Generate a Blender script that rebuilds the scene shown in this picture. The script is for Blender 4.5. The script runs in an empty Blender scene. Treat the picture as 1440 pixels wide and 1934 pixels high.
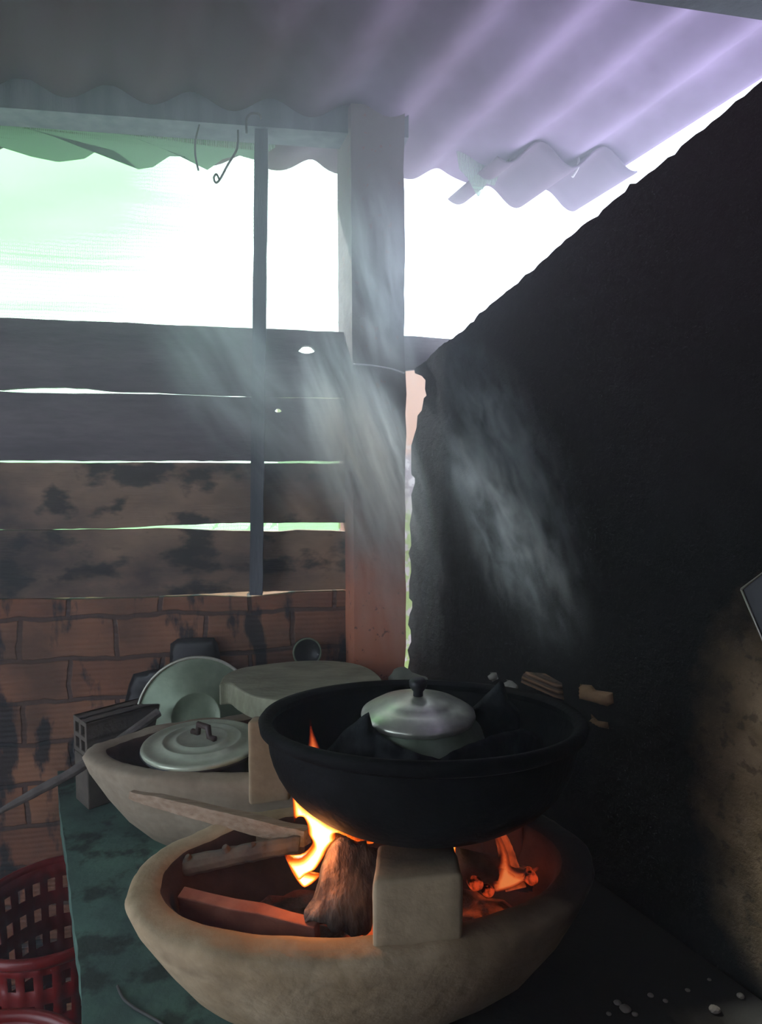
import bpy, bmesh, math, random
from mathutils import Vector, Matrix, noise
from mathutils.geometry import delaunay_2d_cdt
random.seed(7)
SC = bpy.context.scene
COL = SC.collection
PI = math.pi
# ------------------------------------------------------------------ camera, sky, lights
CAM_H, FPX, PITCH = 1.4, 1250.0, math.atan(87/1250)
cam_d = bpy.data.cameras.new('camera'); cam = bpy.data.objects.new('camera', cam_d); COL.objects.link(cam)
cam.location = (0, 0, CAM_H); cam.rotation_euler = (PI/2-PITCH, 0, 0)
cam_d.sensor_fit = 'VERTICAL'; cam_d.sensor_height = 24; cam_d.lens = FPX/1934*24
cam_d.clip_start = .02; cam_d.clip_end = 200
SC.camera = cam
SC.view_settings.view_transform = 'Standard'; SC.view_settings.look = 'None'
SC.view_settings.gamma = 1; SC.view_settings.use_curve_mapping = False
SC.view_settings.exposure = 0.0
W = bpy.data.worlds.new('sky'); SC.world = W; W.use_nodes = True
bg = W.node_tree.nodes['Background']
bg.inputs[0].default_value = (.74, .87, 1.0, 1); bg.inputs[1].default_value = 4.4
SC.cycles.use_denoising = True
SC.cycles.volume_bounces = 2
SC.cycles.volume_max_steps = 64
SC.cycles.volume_step_rate = 1.0
SC.cycles.max_bounces = 7
SC.cycles.transparent_max_bounces = 16
HAZE = .02
sl = bpy.data.lights.new('sun', 'SUN'); sl.energy = 24; sl.angle = math.radians(1.5); sl.color = (.84, .92, 1)
sun = bpy.data.objects.new('sun', sl); COL.objects.link(sun)
sun.rotation_euler = Vector((.45, -.55, -.72)).to_track_quat('-Z', 'Y').to_euler()

# ------------------------------------------------------------------ geometry from the camera's position
def ray(x, y):
    u = (x-720)/FPX; v = -(y-967)/FPX; c, s = math.cos(PITCH), math.sin(PITCH)
    return Vector((u, c+v*s, -s+v*c))
ORG = Vector((0, 0, CAM_H))
def atY(x, y, Y): r = ray(x, y); return ORG+r*(Y/r.y)
def atZ(x, y, Z): r = ray(x, y); return ORG+r*((Z-CAM_H)/r.z)
class Frame:
    """vertical wall frame: local x along the wall, local y outward, z up"""
    def __init__(s, o, ang):
        s.o = Vector((o[0], o[1], 0)); s.ang = ang
        s.u = Vector((math.cos(ang), math.sin(ang), 0)); s.n = Vector((-math.sin(ang), math.cos(ang), 0))
    def px(s, x, y, off=0):
        r = ray(x, y); p0 = s.o+s.n*off
        t = (p0-ORG).dot(s.n)/r.dot(s.n); p = ORG+r*t; d = p-s.o
        return (d.dot(s.u), p.z)
    def w(s, x, z, off=0): p = s.o+s.u*x+s.n*off; return Vector((p.x, p.y, z))
BW = Frame((0, 1.75), math.atan(.18))
RW = Frame((.078, 1.775), math.atan2(-1, .536))

# ------------------------------------------------------------------ node materials
class NT:
    def __init__(s, name):
        s.m = bpy.data.materials.new(name); s.m.use_nodes = True; s.t = s.m.node_tree
        s.t.nodes.clear(); s.out = s.t.nodes.new('ShaderNodeOutputMaterial')
        s.tc = s.t.nodes.new('ShaderNodeTexCoord').outputs['Object']
    def n(s, typ, props=None, **ins):
        nd = s.t.nodes.new(typ)
        for k, v in (props or {}).items(): setattr(nd, k, v)
        for k, v in ins.items():
            key = int(k[1:]) if k[0] == '_' and k[1:].isdigit() else k.replace('_', ' ')
            s.set(nd.inputs[key], v)
        return nd
    def set(s, inp, v):
        if hasattr(v, 'is_output') and v.is_output: s.t.links.new(v, inp)
        else:
            if isinstance(v, (tuple, list)) and len(v) == 3 and inp.type == 'RGBA': v = (*v, 1)
            inp.default_value = v
    def mapping(s, scale=(1, 1, 1), loc=(0, 0, 0), rot=(0, 0, 0)):
        return s.n('ShaderNodeMapping', Vector=s.tc, Scale=scale, Location=loc, Rotation=rot).outputs[0]
    def noise(s, scale, detail=4, rough=.55, vec=None, dist=0):
        return s.n('ShaderNodeTexNoise', Vector=vec or s.tc, Scale=scale, Detail=detail, Roughness=rough, Distortion=dist).outputs[0]
    def ramp(s, f, a, b, lo=0., hi=1.):
        return s.n('ShaderNodeMapRange', {'clamp': True}, _0=f, _1=a, _2=b, _3=lo, _4=hi).outputs[0]
    def mix(s, f, a, b, mode='MIX'):
        nd = s.t.nodes.new('ShaderNodeMix'); nd.data_type = 'RGBA'; nd.blend_type = mode
        s.set(nd.inputs[0], f); s.set(nd.inputs[6], a); s.set(nd.inputs[7], b); return nd.outputs[2]
    def math(s, op, a, b=0.): return s.n('ShaderNodeMath', {'operation': op}, _0=a, _1=b).outputs[0]
    def bump(s, h, strength=.3, dist=.01, normal=None):
        nd = s.n('ShaderNodeBump', Strength=strength, Distance=dist, Height=h)
        if normal: s.set(nd.inputs['Normal'], normal)
        return nd.outputs[0]
    def bsdf(s, color, rough=.8, metal=0., normal=None, **kw):
        nd = s.n('ShaderNodeBsdfPrincipled', None, Base_Color=color, Roughness=rough, Metallic=metal, **kw)
        if normal: s.set(nd.inputs['Normal'], normal)
        s.t.links.new(nd.outputs[0], s.out.inputs[0]); return nd
    def dist(s, c, stretch=(1, 1, 1), warp=.15, wscale=6.):
        """distance from point c in object space, edges broken up by noise"""
        d = s.n('ShaderNodeVectorMath', {'operation': 'SUBTRACT'}, _0=s.tc, _1=c).outputs[0]
        d = s.n('ShaderNodeVectorMath', {'operation': 'MULTIPLY'}, _0=d, _1=stretch).outputs[0]
        l = s.n('ShaderNodeVectorMath', {'operation': 'LENGTH'}, _0=d).outputs[1]
        w = s.math('MULTIPLY', s.math('SUBTRACT', s.noise(wscale, 5), .5), warp*2)
        return s.math('ADD', l, w)
def surf(name, c1, c2, scale=8, rough=.85, metal=0., bump=.3, bscale=40, stretch=(1, 1, 1), lo=.35, hi=.65, stains=(), spec=None, bdist=.004):
    t = NT(name); v = t.mapping(stretch)
    c = t.mix(t.ramp(t.noise(scale, 5, vec=v), lo, hi), c1, c2)
    fine = t.noise(bscale, 4, vec=v)
    c = t.mix(t.ramp(fine, .3, .75, 0, .35), c, tuple(x*.45 for x in c1))
    for (pt, st, r0, r1, col, k, warp, ws) in stains:
        c = t.mix(t.ramp(t.dist(pt, st, warp, ws), r0, r1, k, 0), c, col)
    kw = {} if spec is None else {'Specular_IOR_Level': spec}
    t.bsdf(c, rough, metal, t.bump(fine, bump, bdist), **kw)
    return t.m

# ------------------------------------------------------------------ object helpers
def tag(o, label, cat, group=None, kind=None):
    o['label'] = label; o['category'] = cat
    if group: o['group'] = group
    if kind: o['kind'] = kind
    return o
def thing(name, loc, label, cat, group=None):
    o = bpy.data.objects.new(name, None); COL.objects.link(o); o.location = loc; o.empty_display_size = .05
    return tag(o, label, cat, group)
def obj(name, bm, mat, parent=None, smooth=True, frame=None, origin=None, bevel=0, label=None):
    """bm in world coords (or frame-local when frame is given)"""
    bm.normal_update()
    me = bpy.data.meshes.new(name)
    if frame is not None:
        loc = Vector((frame.o.x, frame.o.y, 0)); ang = frame.ang
    else:
        loc = Vector(parent.location) if parent else Vector(origin or (0, 0, 0)); ang = 0
        bmesh.ops.translate(bm, verts=bm.verts, vec=-loc)
    bmesh.ops.recalc_face_normals(bm, faces=bm.faces)
    bm.to_mesh(me); bm.free()
    for p in me.polygons: p.use_smooth = smooth
    me.materials.append(mat)
    o = bpy.data.objects.new(name, me); COL.objects.link(o)
    if parent and frame is None: o.parent = parent
    elif parent:
        o.parent = parent
        o.matrix_parent_inverse = parent_inv(parent)
        o.location = loc; o.rotation_euler = (0, 0, ang)
    else: o.location = loc; o.rotation_euler = (0, 0, ang)
    if bevel:
        m = o.modifiers.new('bevel', 'BEVEL'); m.width = bevel; m.segments = 2; m.limit_method = 'ANGLE'
    if label: o['label'] = label
    return o
def parent_inv(p):
    return (Matrix.Translation(p.location) @ p.rotation_euler.to_matrix().to_4x4()).inverted()
def struct(o): o['kind'] = 'structure'; return o
def box(bm, lo, hi, M=None):
    r = bmesh.ops.create_cube(bm, size=1)
    for v in r['verts']:
        p = Vector([(lo[i]+hi[i])/2+(v.co[i])*(hi[i]-lo[i]) for i in range(3)])
        v.co = M @ p if M else p
    return r['verts']
def tube(bm, pts, rads, seg=10, cap=True, square=0):
    pts = [Vector(p) for p in pts]
    if not isinstance(rads, (list, tuple)): rads = [rads]*len(pts)
    rings = []; up = Vector((0, .2, 1)).normalized(); n = None
    for i, p in enumerate(pts):
        t = (pts[min(i+1, len(pts)-1)]-pts[max(i-1, 0)]).normalized()
        if n is None: n = t.cross(up); n = n.normalized() if n.length > 1e-4 else Vector((1, 0, 0))
        n = (n-t*n.dot(t)).normalized(); b = t.cross(n)
        rr = []
        for k in range(seg):
            a = 2*PI*k/seg+(PI/4 if square else 0)
            rr.append(bm.verts.new(p+(n*math.cos(a)+b*math.sin(a))*rads[i]))
        rings.append(rr)
    for i in range(len(rings)-1):
        for k in range(seg):
            bm.faces.new((rings[i][k], rings[i][(k+1) % seg], rings[i+1][(k+1) % seg], rings[i+1][k]))
    if cap: bm.faces.new(rings[0][::-1]); bm.faces.new(rings[-1])
    return rings
def smooth_path(pts, n=6):
    pts = [Vector(p) for p in pts]; out = []
    for i in range(len(pts)-1):
        p0, p1, p2, p3 = pts[max(i-1, 0)], pts[i], pts[i+1], pts[min(i+2, len(pts)-1)]
        for k in range(n):
            t = k/n
            out.append(.5*((2*p1)+(p2-p0)*t+(2*p0-5*p1+4*p2-p3)*t*t+(3*p1-p0-3*p2+p3)*t**3))
    out.append(pts[-1]); return out
def lathe(bm, prof, M, seg=64):
    rings = []
    for r, z in prof:
        if r < 1e-5: rings.append([bm.verts.new(M @ Vector((0, 0, z)))]*seg)
        else: rings.append([bm.verts.new(M @ Vector((r*math.cos(2*PI*k/seg), r*math.sin(2*PI*k/seg), z))) for k in range(seg)])
    for i in range(len(rings)-1):
        for k in range(seg):
            q = []
            for v in (rings[i][k], rings[i][(k+1) % seg], rings[i+1][(k+1) % seg], rings[i+1][k]):
                if v not in q: q.append(v)
            if len(q) > 2: bm.faces.new(q)
def prism(bm, outer, holes, y0, y1, jag=0, M=None):
    """outline in local (x, z), thickness along local y"""
    def loop(pts):
        vs = [bm.verts.new((p[0], y0, p[1])) for p in pts]
        return [bm.edges.new((vs[i], vs[(i+1) % len(vs)])) for i in range(len(vs))], vs
    es, n0 = [], len(bm.verts)
    for l in [outer]+list(holes): e, _ = loop(l); es += e
    r = bmesh.ops.triangle_fill(bm, use_beauty=True, use_dissolve=False, edges=es)
    fs = [g for g in r['geom'] if isinstance(g, bmesh.types.BMFace)]
    ex = bmesh.ops.extrude_face_region(bm, geom=fs)
    vs = [g for g in ex['geom'] if isinstance(g, bmesh.types.BMVert)]
    bmesh.ops.translate(bm, verts=vs, vec=(0, y1-y0, 0))
    if M:
        bm.verts.ensure_lookup_table()
        for v in list(bm.verts)[n0:]: v.co = M @ v.co
def resample(poly, step):
    out = []
    for i in range(len(poly)):
        a, b = Vector(poly[i]), Vector(poly[(i+1) % len(poly)]); n = max(1, int((b-a).length/step))
        out += [a+(b-a)*k/n for k in range(n)]
    return out
def rough_line(a, b, step, amp, seed=0, rnd=None):
    """points from a to b (2-D) with a broken edge"""
    a, b = Vector(a), Vector(b); n = max(2, int((b-a).length/step)); d = (b-a).normalized(); nn = Vector((-d.y, d.x)); out = []
    for k in range(n):
        p = a+(b-a)*k/n; o = noise.noise(Vector((p.x*9, p.y*9, seed)))*amp+noise.noise(Vector((p.x*45, p.y*45, seed+5)))*amp*.5
        out.append(p+nn*o if k else p)
    return out
def pdist(p, poly):
    d = 1e9
    for i in range(len(poly)):
        a, b = poly[i], poly[(i+1) % len(poly)]; ab = b-a
        t = max(0, min(1, (p-a).dot(ab)/max(ab.length_squared, 1e-12))); d = min(d, (p-a-ab*t).length)
    return d
def inside(p, poly):
    c = False
    for i in range(len(poly)):
        a, b = poly[i], poly[i-1]
        if (a.y > p.y) != (b.y > p.y) and p.x < (b.x-a.x)*(p.y-a.y)/(b.y-a.y)+a.x: c = not c
    return c
def inflate(bm, poly, fn, thick, step, power=.5, heat=True, front=1., back=1., cap=None):
    """a rounded solid over a 2-D outline; fn(u, v, w) gives the world point"""
    poly = resample(poly, step); nb = len(poly)
    x0, x1 = min(p.x for p in poly), max(p.x for p in poly); y0, y1 = min(p.y for p in poly), max(p.y for p in poly)
    pts = [Vector(p) for p in poly]; y = y0+step/2; j = 0
    while y < y1:
        x = x0+step/2+(step/2 if j % 2 else 0)
        while x < x1:
            p = Vector((x, y))
            if inside(p, poly) and pdist(p, poly) > step*.55: pts.append(p)
            x += step
        y += step*.87; j += 1
    r = delaunay_2d_cdt(pts, [], [list(range(nb))], 1, 1e-7)
    vs, fs = r[0], r[2]
    ds = [pdist(v, poly) for v in vs]; dm = max(ds) or 1
    if cap: dm = min(dm, cap); ds = [min(d, dm) for d in ds]
    lay = bm.verts.layers.float.get('edge_depth') or bm.verts.layers.float.new('edge_depth')
    A, B = [], []
    for v, d in zip(vs, ds):
        w = thick*(d/dm)**power
        a = bm.verts.new(fn(v.x, v.y, w*front)); a[lay] = d/dm; A.append(a)
        if d < step*.2: B.append(a)
        else:
            b = bm.verts.new(fn(v.x, v.y, -w*back)); b[lay] = d/dm; B.append(b)
    for f in fs:
        bm.faces.new([A[i] for i in f])
        try: bm.faces.new([B[i] for i in reversed(f)])
        except ValueError: pass
def pxplane(Y, tilt=0, scale=None):
    """outline in photo-frame pixels placed on an upright sheet at distance Y, thickness along depth"""
    return lambda u, v, w: atY(u, v, Y+tilt*(v))+Vector((0, -w, 0))
def V2(l): return [Vector(p) for p in l]

# ------------------------------------------------------------------ materials
M = {}
def soot(c=(.012, .012, .013)): return c
M['floor'] = surf('packed_floor', (.05, .045, .04), (.09, .08, .07), 4)
M['ground'] = surf('outside_ground', (.36, .32, .35), (.46, .42, .44), 1.5)
M['clay'] = surf('fired_clay', (.36, .255, .145), (.48, .36, .225), 7, .9, bump=.7, bscale=45, lo=.42, hi=.58, stains=[
    ((.30, -.01, .20), (1, 1, 2.2), .12, .24, (.012, .010, .009), 1., .05, 16),
    ((.16, -.16, .10), (.8, 1, .9), .03, .17, (.15, .085, .04), .75, .05, 12),
    ((-.22, -.10, .17), (1, 1, 3), .0, .06, (.16, .10, .05), .7, .05, 20)])
M['clay_back'] = surf('fired_clay_back', (.30, .23, .16), (.40, .33, .24), 7, .9, bump=.35, bscale=60, stains=[
    ((.0, .0, .16), (.9, 1.6, 1), .14, .23, (.03, .024, .02), .9, .04, 16)])
M['inner_soot'] = surf('burnt_clay', (.045, .022, .017), (.09, .045, .03), 9, .95, bump=.5, bscale=50)
M['pot_rest'] = surf('pot_rest_clay', (.34, .25, .15), (.44, .33, .21), 9, .9, bump=.3, bscale=60, stains=[((.06, -.05, .30), (1, 1, 1), .08, .12, (.05, .042, .03), .9, .02, 20)])
M['wok'] = surf('sooty_iron', (.003, .0035, .004), (.007, .008, .009), 12, .7, 0, bump=.3, bscale=90, spec=.08)
M['alu'] = surf('dull_aluminium', (.60, .60, .50), (.72, .72, .62), 6, .30, .6, bump=.06, bscale=80)
M['alu_green'] = surf('grey_aluminium', (.50, .55, .42), (.64, .70, .55), 5, .36, .35, bump=.06, bscale=60)
M['alu_old'] = surf('old_aluminium', (.15, .20, .13), (.26, .32, .22), 7, .4, .3, bump=.2, bscale=40)
M['black'] = surf('black_plastic', (.01, .011, .013), (.02, .022, .025), 9, .5, bump=.1)
M['dark'] = surf('blackened_cloth', (.010, .013, .016), (.025, .03, .034), 15, .75, bump=.5, bscale=50, spec=.15)
M['brown_handle'] = surf('brown_handle', (.05, .03, .025), (.08, .05, .04), 15, .5, bump=.1)
M['board_wood'] = surf('grey_worn_wood', (.27, .27, .18), (.42, .42, .29), 12, .8, bump=.4, bscale=50, stretch=(1, 2.5, 1))
M['firewood'] = surf('firewood', (.30, .20, .13), (.46, .34, .24), 30, .85, bump=.7, bscale=60, stretch=(1, 6, 6))
M['bark'] = surf('bark', (.10, .065, .045), (.22, .15, .10), 22, .95, bump=1., bscale=50)
M['stick_dark'] = surf('charring_stick', (.07, .05, .04), (.22, .16, .11), 25, .9, bump=.7, bscale=50)
M['grey_wood'] = surf('weathered_wood', (.13, .11, .10), (.22, .19, .17), 20, .9, bump=.6, bscale=50)
M['red'] = surf('red_plastic', (.16, .006, .006), (.23, .010, .009), 6, .35, bump=.05, bscale=20)
M['stone'] = surf('grey_stone', (.20, .22, .17), (.30, .31, .24), 9, .9, bump=.5, bscale=40)
M['wire'] = surf('thin_wire', (.05, .05, .05), (.09, .09, .085), 20, .7)
M['pale_tie'] = surf('pale_tie', (.5, .48, .52), (.65, .62, .66), 20, .7)
M['post'] = surf('grey_post_wood', (.09, .10, .12), (.15, .16, .18), 10, .85, bump=.4, bscale=40, spec=.15, stretch=(3, 3, .4))
M['steel'] = surf('thin_steel', (.30, .28, .24), (.5, .48, .4), 20, .45, .8)
M['plank_top'] = surf('sooted_plank', (.13, .11, .125), (.22, .185, .20), 3.2, .85, bump=.5, bscale=30, stretch=(.6, 1, 3))
M['leaf'] = surf('outside_leaves', (.05, .14, .03), (.25, .38, .12), 12, .7, lo=.4, hi=.6)
t = NT('outside_patchy_wall'); sp = t.n('ShaderNodeSeparateXYZ', Vector=t.tc); z = t.math('ADD', sp.outputs[2], t.math('MULTIPLY', t.noise(9, 3), .12))
c = t.mix(t.ramp(z, 1.50, 1.53), (.20, .15, .18), (.42, .20, .11)); c = t.mix(t.ramp(z, 1.33, 1.30), c, (.28, .38, .12))
c = t.mix(t.ramp(t.noise(30, 4), .52, .58), c, (.45, .40, .42)); c = t.mix(t.ramp(z, 1.48, 1.56), c, (.45, .22, .12))
t.bsdf(c, .9); M['outbrick'] = t.m

# stained lower planks
t = NT('stained_plank'); v = t.mapping((.8, 1, 1.4))
c = t.mix(t.ramp(t.noise(3.5, 5, vec=v), .38, .62), (.08, .06, .055), (.34, .22, .145))
c = t.mix(t.ramp(t.noise(9, 4, vec=v), .52, .60, 0, .85), c, (.025, .028, .03))
t.bsdf(c, .85, 0, t.bump(t.noise(40, 4, vec=t.mapping((.4, 1, 4))), .5, .004)); M['plank_low'] = t.m

# hollow-brick wall with dark weeping mortar
t = NT('clay_brick_wall')
v = t.n('ShaderNodeSeparateXYZ', Vector=t.tc); cmb = t.n('ShaderNodeCombineXYZ', X=v.outputs[0], Y=v.outputs[2], Z=0.).outputs[0]
wob = t.n('ShaderNodeMixRGB', {'blend_type': 'ADD'}, Fac=.03, Color1=cmb, Color2=t.n('ShaderNodeTexNoise', Vector=t.tc, Scale=9., Detail=3.).outputs[1]).outputs[0]
br = t.n('ShaderNodeTexBrick', {'offset': .5}, Vector=wob, Color1=(.24, .095, .055), Color2=(.32, .15, .085), Mortar=(.10, .06, .05), Scale=1., Mortar_Size=.007, Mortar_Smooth=.4, Bias=0., Brick_Width=.22, Row_Height=.104)
c = t.mix(t.ramp(t.noise(5, 5), .38, .62, 0, .75), br.outputs[0], (.10, .062, .046))
c = t.mix(t.ramp(t.noise(6, 5, vec=t.mapping((2.2, 2, .8))), .54, .60, 0, .9), c, (.022, .028, .033))
gro = t.n('ShaderNodeTexWave', {'bands_direction': 'Z'}, Vector=t.tc, Scale=24., Distortion=1.).outputs[1]
h = t.math('ADD', t.math('MULTIPLY', br.outputs[1], -1.5), t.math('MULTIPLY', gro, .35))
h = t.math('ADD', h, t.noise(40, 4))
t.bsdf(c, .9, 0, t.bump(h, .6, .006)); M['brick'] = t.m

# right wall: brown plaster under a heavy soot coat
t = NT('sooted_plaster')
n1 = t.ramp(t.noise(14, 5), .4, .65); base = t.mix(n1, (.13, .09, .05), (.24, .165, .10))
base = t.mix(t.ramp(t.noise(45, 4), .55, .62, 0, .6), base, (.05, .035, .025))
sp = t.n('ShaderNodeSeparateXYZ', Vector=t.tc)
clean = t.ramp(t.dist((1.14, 0, .93), (1, 1, .85), .10, 6), .18, .30, 1, 0)
up = t.ramp(t.math('ADD', sp.outputs[2], t.math('MULTIPLY', t.noise(3, 4), .4)), 1.5, 2.2)
sootc = t.mix(up, (.009, .009, .009), (.030, .020, .024))
t.bsdf(t.mix(clean, sootc, base), .95, 0, t.bump(t.noise(30, 6, .7), .6, .01), Specular_IOR_Level=.1); M['rwall'] = t.m

# concrete pillar: soot above, red-brown clay wash below
t = NT('pillar_plaster'); sp = t.n('ShaderNodeSeparateXYZ', Vector=t.tc)
z = t.math('ADD', sp.outputs[2], t.math('MULTIPLY', t.noise(7, 4), .25))
c = t.mix(t.ramp(z, 1.18, 1.48), (.56, .20, .11), (.12, .095, .10))
c = t.mix(t.ramp(t.noise(60, 3), .64, .70, 0, .8), c, (.16, .05, .03))
t.bsdf(c, .9, 0, t.bump(t.noise(35, 5), .5, .006)); M['pillar'] = t.m

# table: worn green-painted cement, shadow and soot painted black toward the right
t = NT('green_cement')
c = t.mix(t.ramp(t.noise(7, 5), .35, .65), (.07, .115, .10), (.12, .22, .17))
c = t.mix(t.ramp(t.noise(16, 5), .52, .62, 0, .75), c, (.035, .04, .036))
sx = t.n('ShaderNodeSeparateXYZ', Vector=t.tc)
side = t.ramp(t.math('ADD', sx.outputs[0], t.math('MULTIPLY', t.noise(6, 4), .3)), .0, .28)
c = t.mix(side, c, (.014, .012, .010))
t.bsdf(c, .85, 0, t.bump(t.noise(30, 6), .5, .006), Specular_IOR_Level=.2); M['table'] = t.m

# corrugated roof sheet: grey-lilac underside, gap light and purple flare painted in as paler lilac rightward
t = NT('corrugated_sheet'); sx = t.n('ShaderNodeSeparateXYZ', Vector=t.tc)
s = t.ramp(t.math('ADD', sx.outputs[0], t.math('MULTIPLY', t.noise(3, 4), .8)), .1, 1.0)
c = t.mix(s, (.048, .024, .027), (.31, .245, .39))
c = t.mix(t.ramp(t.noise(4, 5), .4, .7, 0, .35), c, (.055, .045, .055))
t.bsdf(c, .9, 0, t.bump(t.noise(20, 4), .2, .004), Specular_IOR_Level=.1); M['roof'] = t.m

def net_mat(name, col, alpha, line, weave=420., cr=.55, zf=None):
    t = NT(name); sp = t.n('ShaderNodeSeparateXYZ', Vector=t.tc)
    wv = t.n('ShaderNodeTexWave', {'bands_direction': 'X'}, Vector=t.tc, Scale=weave/6, Distortion=2., Detail=2.).outputs[1]
    wz = t.n('ShaderNodeTexWave', {'bands_direction': 'Z'}, Vector=t.tc, Scale=30., Distortion=3., Detail=2.).outputs[1]
    crease = t.ramp(t.noise(2.2, 3, vec=t.mapping((.35, 1, 9))), .50+line, .56+line, 0, cr)
    a = t.math('ADD', t.ramp(wv, .2, .8, alpha*.7, alpha*1.2), t.math('ADD', crease, t.ramp(wz, .6, 1, 0, .1)))
    if zf: a = t.math('ADD', a, t.math('MULTIPLY', t.ramp(sp.outputs[0], -.30, -.75, 0, 1), t.ramp(sp.outputs[2], 1.92, 2.12, 0, .40)))
    if zf: a = t.math('MULTIPLY', a, t.math('ADD', t.ramp(sp.outputs[0], -.45, -.95, 1, 2.1), t.ramp(sp.outputs[2], 1.95, 2.2, 0, .2)))
    if zf: a = t.math('MINIMUM', t.math('MULTIPLY', a, t.ramp(sp.outputs[2], zf[0], zf[1], zf[2], 1)), 1.)
    if 0: a = t.math('MULTIPLY', a, t.ramp(sp.outputs[2], zf[0], zf[1], zf[2], 1))
    a = t.math('MINIMUM', a, 1.)
    d = t.n('ShaderNodeBsdfDiffuse', Color=col); tr = t.n('ShaderNodeBsdfTranslucent', Color=col)
    ad = t.n('ShaderNodeMixShader', _0=.5, _1=d.outputs[0], _2=tr.outputs[0])
    tp = t.n('ShaderNodeBsdfTransparent', Color=(.97, 1, .93))
    mx = t.n('ShaderNodeMixShader', _0=a, _1=tp.outputs[0], _2=ad.outputs[0])
    t.t.links.new(mx.outputs[0], t.out.inputs[0]); return t.m
M['net'] = net_mat('green_shade_net', (.20, .42, .18), .34, .05, cr=.12, zf=(1.32, 1.50, 2.6))
M['net_dense'] = net_mat('green_net_folded', (.20, .30, .22), .62, -.02)

def flame_mat(name, k, inner):
    t = NT(name); a = t.n('ShaderNodeAttribute', {'attribute_name': 'edge_depth'}).outputs['Fac']
    h = t.math('ADD', a, t.math('MULTIPLY', t.math('SUBTRACT', t.noise(28, 3), .5), .5))
    cr = t.n('ShaderNodeValToRGB', Fac=h); e = cr.color_ramp.elements
    st = [(0, (.55, .03, .0)), (.22, (1, .13, .01)), (.42, (1, .38, .04)), (.62, (1, .66, .16)), (.85, (1, .92, .62))]
    if not inner: st = [(0, (.35, .02, .01)), (.4, (1, .13, .03)), (.8, (1, .26, .07))]
    e[0].position = 0; e[0].color = (*st[0][1], 1); e[1].position = st[-1][0]; e[1].color = (*st[-1][1], 1)
    for p, c in st[1:-1]: q = e.new(p); q.color = (*c, 1)
    em = t.n('ShaderNodeEmission', Color=cr.outputs[0], Strength=t.ramp(h, 0, .7, k*.25, k))
    tp = t.n('ShaderNodeBsdfTransparent')
    mx = t.n('ShaderNodeMixShader', _0=t.ramp(h, .0, .16 if inner else .6, .25, 1.), _1=tp.outputs[0], _2=em.outputs[0])
    t.t.links.new(mx.outputs[0], t.out.inputs[0]); return t.m
M['flame'] = flame_mat('flame_fire', 2.2, True)
M['flame_red'] = flame_mat('flame_red', .7, False)
# embers glowing between ash and char
t = NT('ember_bed'); n = t.noise(22, 5); m2 = t.noise(5, 3)
g = t.math('MULTIPLY', t.math('MULTIPLY', t.ramp(n, .48, .68), t.ramp(m2, .40, .60)), t.ramp(t.dist((.10, 0, 0), (1, 1, 1), .05, 9), .09, .20, 1, .08))
nd = t.bsdf(t.mix(t.ramp(t.noise(30, 4), .4, .6), (.03, .02, .018), (.10, .07, .06)), .95, 0, t.bump(t.noise(50, 5), .9, .01))
t.set(nd.inputs['Emission Color'], (1, .12, .02)); t.set(nd.inputs['Emission Strength'], t.math('MULTIPLY', g, .8)); M['embers'] = t.m
t = NT('glowing_wood'); g = t.ramp(t.noise(16, 4), .42, .62)
nd = t.bsdf((.06, .03, .025), .9, 0, t.bump(t.noise(50, 5), .8, .006))
t.set(nd.inputs['Emission Color'], (1, .13, .03)); t.set(nd.inputs['Emission Strength'], t.math('MULTIPLY', g, .55)); M['glow_wood'] = t.m

t = NT('glowing_coal'); g = t.ramp(t.noise(60, 4), .45, .62)
nd = t.bsdf((.03, .02, .018), .95, 0, t.bump(t.noise(80, 4), .9, .006))
t.set(nd.inputs['Emission Color'], (1, .09, .02)); t.set(nd.inputs['Emission Strength'], t.math('MULTIPLY', g, .5)); M['coal'] = t.m

# ------------------------------------------------------------------ the shell
def slab_poly(name, pts, z0, z1, mat, parent=None, origin=None, smooth=False):
    bm = bmesh.new(); f = bm.faces.new([bm.verts.new((p[0], p[1], z0)) for p in pts])
    ex = bmesh.ops.extrude_face_region(bm, geom=[f])
    bmesh.ops.translate(bm, verts=[g for g in ex['geom'] if isinstance(g, bmesh.types.BMVert)], vec=(0, 0, z1-z0))
    return obj(name, bm, mat, parent, smooth, origin=origin)
struct(slab_poly('floor', [(-1.75, -1.65), (2.05, -1.65), (.1, 1.9), (-1.75, 1.6)], -.08, 0, M['floor']))
struct(slab_poly('ground_outside', [(-30, -30), (30, -30), (30, 30), (-30, 30)], -.14, -.09, M['ground']))
# brick dado of the back wall
bm = bmesh.new()
top = [BW.px(x, y) for x, y in [(-40, 1133), (60, 1131), (120, 1133), (250, 1130), (380, 1126), (470, 1128), (560, 1119), (640, 1117), (690, 1116)]]
outer = [(-1.75, 0), (.0, 0), (.0, top[-1][1])]+top[::-1][1:]+[(-1.75, top[0][1])]
prism(bm, outer, [], .0, .10)
struct(obj('wall_back', bm, M['brick'], smooth=False, frame=BW))
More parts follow.
